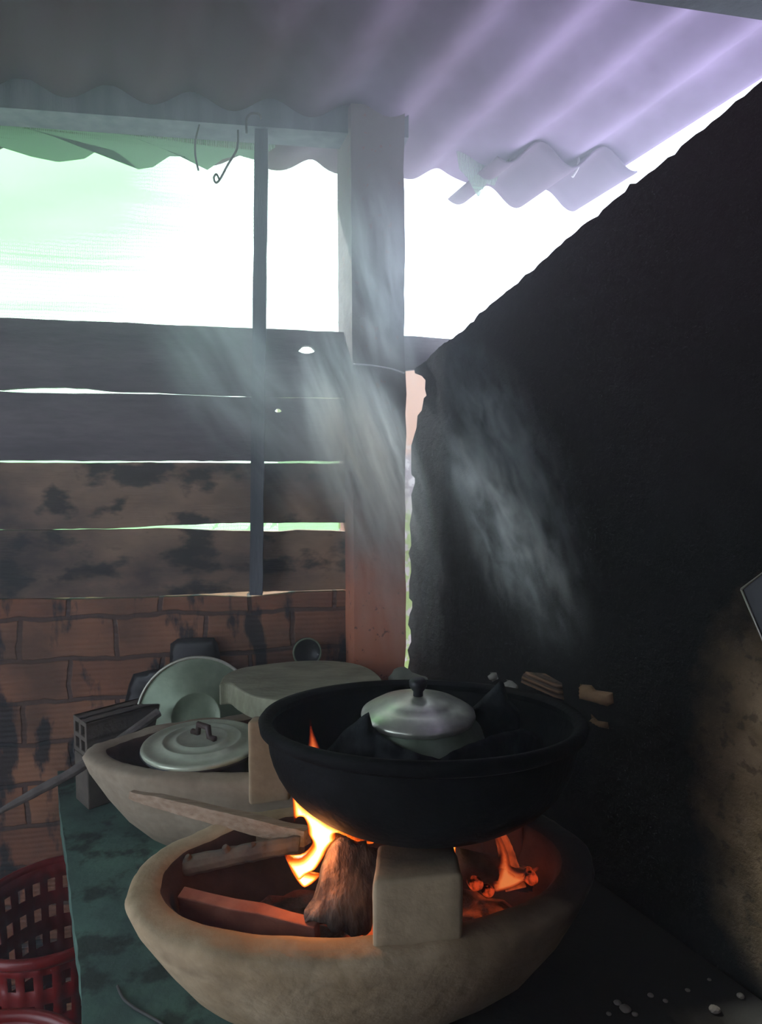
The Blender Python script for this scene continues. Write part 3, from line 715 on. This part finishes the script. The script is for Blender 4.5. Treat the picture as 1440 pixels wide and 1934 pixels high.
# right side of the fire
bm = bmesh.new(); log_mesh(bm, atY(862, 1628, .90), atY(1000, 1662, .93), .022, .020, seed=9, ns=10)
tag(obj('firewood_log', bm, M['bark'], origin=tuple(atY(862, 1628, .90))), 'dark log lying low in the right half of the front stove', 'firewood')
bm = bmesh.new(); tube(bm, smooth_path([atY(934, 1556, .955), atY(950, 1590, .945), atY(962, 1630, .93), atY(975, 1680, .91)], 6), [.005, .006, .007, .008, .009, .010, .011, .011, .012, .012, .013, .013, .013, .014, .014, .015, .015, .016, .016], 8)
tag(obj('glowing_stick', bm, M['glow_wood'], origin=tuple(atY(975, 1680, .91))), 'stick burning orange, standing in the right half of the front stove', 'firewood')
for k, (px, py, Y, r, lab) in enumerate([(895, 1668, .865, .011, 'glowing coal beside the pot rest, right of the front block'), (925, 1680, .87, .010, 'glowing coal at the front of the right half of the fire'), (1000, 1656, .90, .012, 'glowing coal near the blackened right rim'), (915, 1632, .91, .010, 'glowing coal behind the low dark log')]):
    bm = bmesh.new(); bmesh.ops.create_icosphere(bm, subdivisions=3, radius=r)
    for v in bm.verts: v.co = v.co*(1+.5*noise.noise(v.co*60+Vector((k, 0, 0)))); v.co.z *= .75
    p = atY(px, py, Y); bmesh.ops.translate(bm, verts=bm.verts, vec=p)
    tag(obj('glowing_coal', bm, M['coal'], smooth=False, origin=tuple(p)), lab, 'coal', 'coals in the front stove')

# ------------------------------------------------------------------ flames and their light
def flame(name, pts, Y, th, step, mat, label, warp=.0):
    bm = bmesh.new(); cx = sum(p[0] for p in pts)/len(pts)
    fn = lambda u, v, w: atY(u, v, Y+warp*(u-cx)/100)+Vector((0, -w, 0))
    inflate(bm, V2(pts), fn, th, step, .6, cap=15)
    return tag(obj(name, bm, M[mat], origin=tuple(atY(*pts[0], Y))), label, 'flame')
def curvy(pts, n=4):
    P = [Vector((p[0], p[1], 0)) for p in pts]; P = P+[P[0]]; return [(q.x, q.y) for q in smooth_path(P, n)[:-1]]
F1 = [(552, 1480), (562, 1496), (580, 1517), (604, 1533), (628, 1550), (650, 1563), (676, 1578), (694, 1584), (711, 1583), (706, 1592), (692, 1594), (668, 1586), (648, 1576), (634, 1572), (636, 1582), (622, 1598), (612, 1618), (598, 1640), (582, 1648), (566, 1662), (552, 1642), (538, 1616), (550, 1616), (572, 1612), (590, 1592), (582, 1574), (580, 1556), (572, 1542), (560, 1545), (556, 1552), (553, 1520)]
flame('flame', curvy(F1, 3), .862, .014, 4.5, 'flame', 'bright white and orange flame licking up the left side of the wok', .02)
flame('flame', curvy([(538, 1616), (552, 1618), (570, 1640), (590, 1646), (606, 1650), (596, 1664), (576, 1676), (562, 1664), (550, 1644)], 3), .855, .008, 4, 'flame', 'low orange flame tongue under the burning stick ends')
flame('flame', [(800, 1592), (822, 1596), (840, 1598), (862, 1595), (860, 1619), (846, 1612), (826, 1603)], .885, .004, 3, 'flame', 'small orange flame slipping out under the wok, right of the block')
flame('flame', [(893, 1583), (908, 1573), (914, 1572), (912, 1576), (898, 1585)], .90, .002, 1.5, 'flame', 'tiny orange spark under the right of the wok')
flame('flame', curvy([(586, 1356), (591, 1380), (600, 1402), (606, 1422), (592, 1426), (580, 1424), (584, 1400)], 3), .735+.11, .003, 3, 'flame_red', 'faint red glowing shape imitating a flame reflection at the left inside the wok')  # emissive mesh stands in for the fire's reflection in the wok
flame('flame', curvy([(928, 1556), (946, 1580), (960, 1612), (968, 1640), (990, 1648), (1022, 1634), (1000, 1658), (966, 1678), (930, 1684), (938, 1650), (946, 1614)], 3), .90, .006, 4, 'flame_red', 'dull red flame rising in the right half of the front stove')
def lamp(p, e, col, r, name='fire_light'):
    l = bpy.data.lights.new(name, 'POINT'); l.energy = e; l.color = col; l.shadow_soft_size = r
    o = bpy.data.objects.new(name, l); COL.objects.link(o); o.location = p
lamp(atY(592, 1600, .835), .38, (1, .32, .08), .025)
lamp(atY(850, 1610, .93), .10, (1, .25, .07), .03)
lamp(atY(980, 1640, .93), .10, (1, .20, .05), .03)

# ------------------------------------------------------------------ pan with lid on the back stove
LC = atZ(382, 1399, .852); pn = thing('lidded_pan', (LC.x, LC.y, .76), 'dark pan covered by a ridged grey lid, sitting in the back stove', 'pan')
ML = Matrix.Translation((LC.x, LC.y, -.020)) @ Matrix.Diagonal((.97, .97, 1, 1)); bm = bmesh.new()
lathe(bm, [(0, .78), (.08, .78), (.095, .80), (.105, .85), (.112, .860), (.118, .857), (.122, .862), (.115, .866), (.108, .855), (.0, .79)], ML); obj('pan_body', bm, M['black'], pn)
bm = bmesh.new()
lathe(bm, [(.119, .862), (.121, .867), (.119, .871), (.113, .872), (.106, .8695), (.083, .873), (.080, .8775), (.076, .8780), (.073, .8735), (.056, .876), (.053, .8800), (.049, .8800), (.046, .8765), (.02, .879), (0, .880), (0, .876), (.1, .866), (.119, .862)], ML, 96); obj('pan_lid', bm, M['alu_green'], pn)
bm = bmesh.new(); c = Vector((LC.x+.002, LC.y+.004, .859)); R = Matrix.Rotation(math.radians(-35), 3, 'Z')
def hp(x, y, z): return c+R @ Vector((x, y, z))
tube(bm, [hp(-.034, 0, .003), hp(-.017, 0, .003), hp(-.014, 0, .022), hp(.014, 0, .022), hp(.017, 0, .003), hp(.034, 0, .003)], [.006, .006, .0065, .0065, .006, .006], 8)
obj('lid_handle', bm, M['brown_handle'], pn, label='brown strap handle')
# leaning lid
lc = atY(372, 1352, 1.55); tl = thing('leaning_lid', (lc.x, lc.y, lc.z), 'big round aluminium lid leaning on edge behind the back stove', 'lid')
MR = Matrix.Translation(lc) @ Matrix.Rotation(math.radians(8), 4, 'Z') @ Matrix.Rotation(math.radians(80), 4, 'X')
bm = bmesh.new(); R_ = .138
lathe(bm, [(R_, -.006), (R_+.003, -.002), (R_, .003), (R_-.005, .001), (R_-.012, .006), (.062, .0105), (.0585, .0140), (.055, .0140), (.0515, .0105), (.02, .0110), (0, .0110), (0, .006), (.07, .004), (R_-.006, -.002), (R_, -.006)], MR, 96)
obj('lid_disc', bm, M['alu_old'], tl)
bm = bmesh.new(); tube(bm, [MR @ Vector((.1385*math.cos(a), .1385*math.sin(a), .002)) for a in [2*PI*k/72 for k in range(73)]], .0038, 8, cap=False); obj('lid_rim', bm, M['alu'], tl, label='bright rolled rim')
# round chopping board resting on a covered pot
bt = [(414, 1292), (424, 1275), (452, 1262), (500, 1254), (560, 1248), (620, 1247), (668, 1252), (700, 1263), (720, 1280), (718, 1292), (690, 1303), (640, 1313), (580, 1321), (520, 1322), (476, 1314), (448, 1300), (434, 1290)]
top = [atZ(x, y, .915) for x, y in curvy(bt, 3)]
cb = [sum(p.x for p in top)/len(top), sum(p.y for p in top)/len(top)]
bm = bmesh.new(); f = bm.faces.new([bm.verts.new(p) for p in top]); ex = bmesh.ops.extrude_face_region(bm, geom=[f])
bmesh.ops.translate(bm, verts=[g for g in ex['geom'] if isinstance(g, bmesh.types.BMVert)], vec=(0, 0, -.05))
tag(obj('chopping_board', bm, M['board_wood'], smooth=False, origin=(cb[0], cb[1], .865), bevel=.004), 'thick round grey chopping board with a cut left side, in front of the pillar', 'chopping board')
cb = (cb[0], cb[1]+.075)
bp = thing('blackened_pot', (cb[0], cb[1], TZ), 'wide blackened pot hidden under the round chopping board', 'pot'); bm = bmesh.new()
lathe(bm, [(0, TZ), (.07, TZ), (.088, TZ+.03), (.095, TZ+.12), (.092, TZ+.20), (.096, .8645), (.09, .864), (.085, TZ+.2), (0, TZ+.02)], Matrix.Translation((cb[0], cb[1], 0))); obj('pot_body', bm, M['wok'], bp)
# grey stone behind the wok, at the pillar's foot
bm = bmesh.new(); bmesh.ops.create_icosphere(bm, subdivisions=4, radius=1)
sc_ = atY(768, 1320, 1.56)
for v in bm.verts:
    d = 1+.28*noise.noise(v.co*1.3+Vector((4, 2, 0)))+.06*noise.noise(v.co*6); v.co = Vector((v.co.x*.062*d, v.co.y*.05*d, v.co.z*.075*d))+sc_
tag(obj('grey_stone', bm, M['stone'], origin=(sc_.x, sc_.y, sc_.z-.07)), 'grey rounded stone at the foot of the pillar, behind the small pot', 'stone')
bm = bmesh.new(); box(bm, (sc_.x-.09, sc_.y-.05, TZ), (sc_.x+.05, sc_.y+.05, sc_.z-.05)); tag(obj('clay_brick', bm, M['brick_orange'], smooth=False, origin=(sc_.x, sc_.y, TZ)), 'brick stack behind the wok carrying the grey stone', 'brick')
# round tin standing against the wall
tc_ = BW.w(*BW.px(579, 1230, -.05), -.05); tn = thing('round_tin', tuple(tc_), 'round bluish tin dish propped on the wall behind the chopping board', 'dish'); bm = bmesh.new()
MT = Matrix.Translation(tc_) @ Matrix.Rotation(math.radians(14), 4, 'Z') @ Matrix.Rotation(math.radians(84), 4, 'X')
lathe(bm, [(.033, .0), (.036, .002), (.036, .016), (.034, .018), (.031, .016), (.031, .008), (0, .006), (0, .0), (.033, 0)], MT, 40); obj('dish_body', bm, M['black'], tn)
bm = bmesh.new(); tube(bm, [MT @ Vector((.035*math.cos(a), .035*math.sin(a), .018)) for a in [2*PI*k/40 for k in range(41)]], .0022, 6, cap=False); obj('dish_rim', bm, M['alu_old'], tn)
# dark containers behind the leaning lid
def dark_box(name, pts, Y, th, label, cat):
    bm = bmesh.new(); inflate(bm, V2(pts), pxplane(Y), th, 9, .22)
    return tag(obj(name, bm, M['black'], origin=tuple(atY(pts[0][0], max(p[1] for p in pts), Y))), label, cat)
dark_box('dark_canister', [(322, 1216), (336, 1206), (372, 1204), (404, 1204), (411, 1215), (418, 1250), (418, 1330), (318, 1330)], 1.652, .010, 'dark squat canister peeping above the leaning lid', 'canister')
dark_box('dark_bag', [(222, 1345), (236, 1325), (244, 1292), (252, 1273), (280, 1266), (330, 1258), (345, 1290), (345, 1420), (222, 1420)], 1.605, .012, 'dark slumped bag left of the leaning lid', 'bag')
# hollow brick
def hollow_brick(name, p0, ang, L, Wd, Hh, label, mat='brick_grey'):
    root = thing(name, tuple(p0), label, 'brick'); bm = bmesh.new(); R = Matrix.Translation(p0) @ Matrix.Rotation(ang, 4, 'Z'); w = .011
    for lo, hi in [((0, -Wd/2, 0), (L, -Wd/2+w, Hh)), ((0, Wd/2-w, 0), (L, Wd/2, Hh)), ((0, -Wd/2, 0), (L, Wd/2, w)), ((0, -Wd/2, Hh-w), (L, Wd/2, Hh)), ((0, -w/2, 0), (L, w/2, Hh)), ((0, -Wd/2, Hh/2-w/2), (L, Wd/2, Hh/2+w/2)), ((L*.6, -Wd/2+.002, .002), (L*.62, Wd/2-.002, Hh-.002))]:
        box(bm, lo, hi, R)
    obj('brick_body', bm, M[mat], root, False, bevel=.0015); return root
M['brick_grey'] = surf('dusty_brick', (.10, .085, .07), (.17, .14, .11), 12, .9, bump=.6)
hb = atY(152, 1424, 1.44)
hollow_brick('hollow_brick', hb, math.radians(45), .17, .075, .08, 'hollow clay brick with open cells, left behind the back stove')
bm = bmesh.new(); Rb = Matrix.Translation((hb.x, hb.y, 0)) @ Matrix.Rotation(math.radians(45), 4, 'Z'); box(bm, (.0, -.037, TZ), (.17, .037, hb.z-.001), Rb)
tag(obj('clay_brick', bm, M['brick_grey'], smooth=False, origin=(hb.x, hb.y, TZ), bevel=.003), 'sooty brick lying flat under the hollow brick', 'brick')
# long pole
stick('wooden_pole', [atY(-14, 1540, 1.28), atY(60, 1500, 1.32), atY(165, 1441, 1.38), atY(300, 1345, 1.505)], [.004, .010, .011, .011], 'grey_wood', 'thin weathered pole sticking out to the left over the table corner', square=0, seg=8)
bpy.data.objects['wooden_pole']['category'] = 'pole'

# ------------------------------------------------------------------ red baskets beside the table
def basket(c, r, ztop, h, label):
    root = thing('plastic_basket', (c[0], c[1], ztop-h), label, 'basket', None); Mx = Matrix.Translation((c[0], c[1], 0))
    bm = bmesh.new(); N, K = 64, 17; g = []
    for j in range(K+1):
        f = j/K; rr = r*(.80+.18*f); g.append([bm.verts.new((c[0]+rr*math.cos(2*PI*i/N), c[1]+rr*math.sin(2*PI*i/N), ztop-h+h*f)) for i in range(N)])
    for j in range(K):
        for i in range(N):
            if j % 2 == 1 and i % 2 == 1 and 1 < j < K-1: continue
            bm.faces.new((g[j][i], g[j][(i+1) % N], g[j+1][(i+1) % N], g[j+1][i]))
    bm.faces.new(g[0][::-1]); o = obj('basket_wall', bm, M['red'], root); s = o.modifiers.new('thickness', 'SOLIDIFY'); s.thickness = .004
    bm = bmesh.new(); lathe(bm, [(r*.97, ztop-.012), (r*1.03, ztop-.010), (r*1.07, ztop), (r*1.05, ztop+.010), (r*1.0, ztop+.012), (r*.965, ztop+.004), (r*.97, ztop-.012)], Mx, 64); obj('basket_rim', bm, M['red'], root)
basket((-.665, 1.30), .165, .50, .50, 'red perforated plastic basket standing on the floor by the table corner')
basket((-.56, .80), .17, .545, .545, 'nearer red plastic basket, only its rim showing at the bottom left')

# ------------------------------------------------------------------ small things
c0 = [atZ(x, y, TZ+.003) for x, y in [(222, 1862), (232, 1884), (252, 1902), (280, 1918), (310, 1936), (340, 1965)]]
wire('dark_string', c0, .0022, 'wire', 'thin dark cord lying on the green table in front of the stove', 'cord')
fr = [RW.px(x, y, -.05) for x, y in [(1401, 1113), (1446, 1078), (1500, 1190), (1447, 1222)]]
q = [RW.w(a, b, -.05) for a, b in fr]; bm = bmesh.new()
tube(bm, [q[0], q[1], q[2], q[3], q[0]], .0018, 6)
fo = thing('hanging_tray', tuple(q[0]), 'thin-edged metal tray hanging on the right wall at the picture edge', 'tray'); obj('tray_rim', bm, M['steel'], fo, label='bright worn rim')
bm = bmesh.new(); bm.faces.new([bm.verts.new(p+Vector((.004, .002, 0))) for p in q]); o = obj('tray_panel', bm, M['black'], fo, False); s = o.modifiers.new('thickness', 'SOLIDIFY'); s.thickness = .003
# crumbs of brick and ash on the darkened right end of the table
spots = [(1180, 1905, .011), (1166, 1893, .007), (1230, 1880, .006), (1350, 1905, .010), (1300, 1870, .005), (1258, 1890, .005), (1400, 1880, .008), (1340, 1850, .004), (1150, 1915, .005), (1200, 1915, .006)]
CRUMB = ['flat tan crumb at the bottom edge, largest of the rubble', 'pale crumb touching the upper left of the largest crumb', 'tan crumb midway along the scattered rubble', 'pale crumb near the bottom right corner of the table', 'tan crumb farthest from the stove but one, near the wall', 'tiny pale crumb in the middle of the rubble', 'tan crumb lying nearest the right wall', 'tiny pale crumb at the top of the scattered rubble', 'small tan crumb left of the largest crumb', 'small pale crumb right of the largest crumb']
for k, (x, y, r) in enumerate(spots):
    bm = bmesh.new(); r *= .62; bmesh.ops.create_icosphere(bm, subdivisions=2, radius=r); p = atZ(x, y, TZ+r*.5)
    for v in bm.verts: v.co = Vector((v.co.x*1.2, v.co.y, v.co.z*.6))*(1+.4*noise.noise(v.co*90+Vector((k*3, 0, 0))))+p
    tag(obj('brick_crumb', bm, M['crumb'], smooth=False, origin=tuple(p)), CRUMB[k], 'rubble', 'crumbs on the table')

# ------------------------------------------------------------------ smoke and haze
def volume_mat(name, dens, col, sx=3., thr=(.42, .66), stretch=(1, 1, 1), aniso=.2, fall=1.4):
    t = NT(name)
    l = t.n('ShaderNodeVectorMath', {'operation': 'LENGTH'}, _0=t.tc).outputs[1]
    f = t.math('POWER', t.ramp(l, .05, 1., 1, 0), fall)
    n = t.noise(sx, 4, .6, vec=t.mapping(stretch), dist=.8)
    d = t.math('MULTIPLY', t.math('MULTIPLY', f, t.ramp(n, thr[0], thr[1], .06, 1.)), dens)
    vs = t.n('ShaderNodeVolumeScatter', Color=col, Density=d, Anisotropy=aniso)
    t.t.links.new(vs.outputs[0], t.out.inputs['Volume']); return t.m
def plume(name, A, B, w, mat, label, d=None):
    A, B = Vector(A), Vector(B); bm = bmesh.new(); bmesh.ops.create_icosphere(bm, subdivisions=3, radius=1)
    o = obj0(name, bm, mat); o.location = (A+B)/2; o.rotation_euler = (B-A).to_track_quat('Z', 'Y').to_euler()
    o.scale = (w, d or w, (B-A).length/2); return tag(o, label, 'smoke', kind='stuff')
VM1 = volume_mat('smoke_thick', 55., (.84, .92, 1), 2.8, (.44, .62), (1.7, 1.7, .6), aniso=.5)
VM2 = volume_mat('smoke_thin', 12., (.82, .91, 1), 2.4, (.42, .66), (1.2, 1.2, .6), aniso=.5)
VM3 = volume_mat('smoke_curls', 11., (.82, .91, 1), 2.6, (.46, .64), (1.5, 1.5, 1.5), aniso=.5)
plume('smoke_plume', atY(780, 1120, 1.28), atY(590, 600, 1.40), .12, VM1, 'bright pale smoke plume drifting up in front of the pillar')
plume('smoke_plume', atY(660, 1010, 1.40), atY(300, 540, 1.50), .17, VM2, 'thin smoke veil trailing left over the dark boards')
plume('smoke_plume', atY(1090, 1270, 1.10), atY(850, 620, 1.32), .13, VM3, 'grey smoke wisps rising before the sooty right wall')
plume('smoke_plume', atY(770, 760, 1.44), atY(680, 300, 1.50), .12, VM2, 'pale smoke sheet curling over the upper half of the pillar')
plume('smoke_plume', atY(760, 1330, 1.12), atY(720, 850, 1.30), .12, VM2, 'faint smoke column lifting straight off the wok')
if HAZE:
    t = NT('room_haze'); sp = t.n('ShaderNodeSeparateXYZ', Vector=t.tc)
    g = t.math('MULTIPLY', t.ramp(t.math('SUBTRACT', sp.outputs[1], t.math('MULTIPLY', sp.outputs[0], .35)), .7, 1.7), t.math('MULTIPLY', t.ramp(sp.outputs[2], .9, 1.9), t.ramp(sp.outputs[0], -1.0, -.2, .03, 1)))
    vs = t.n('ShaderNodeVolumeScatter', Color=(.86, .90, 1), Density=t.math('ADD', t.math('MULTIPLY', g, .40), HAZE), Anisotropy=.35)
    t.t.links.new(vs.outputs[0], t.out.inputs['Volume'])
    bm = bmesh.new(); box(bm, (-1.74, -1.6, .02), (1.6, 1.99, 2.45))
    tag(obj('smoke_haze', bm, t.m, smooth=False), 'thin blue haze filling the whole smoky kitchen', 'haze', kind='stuff')
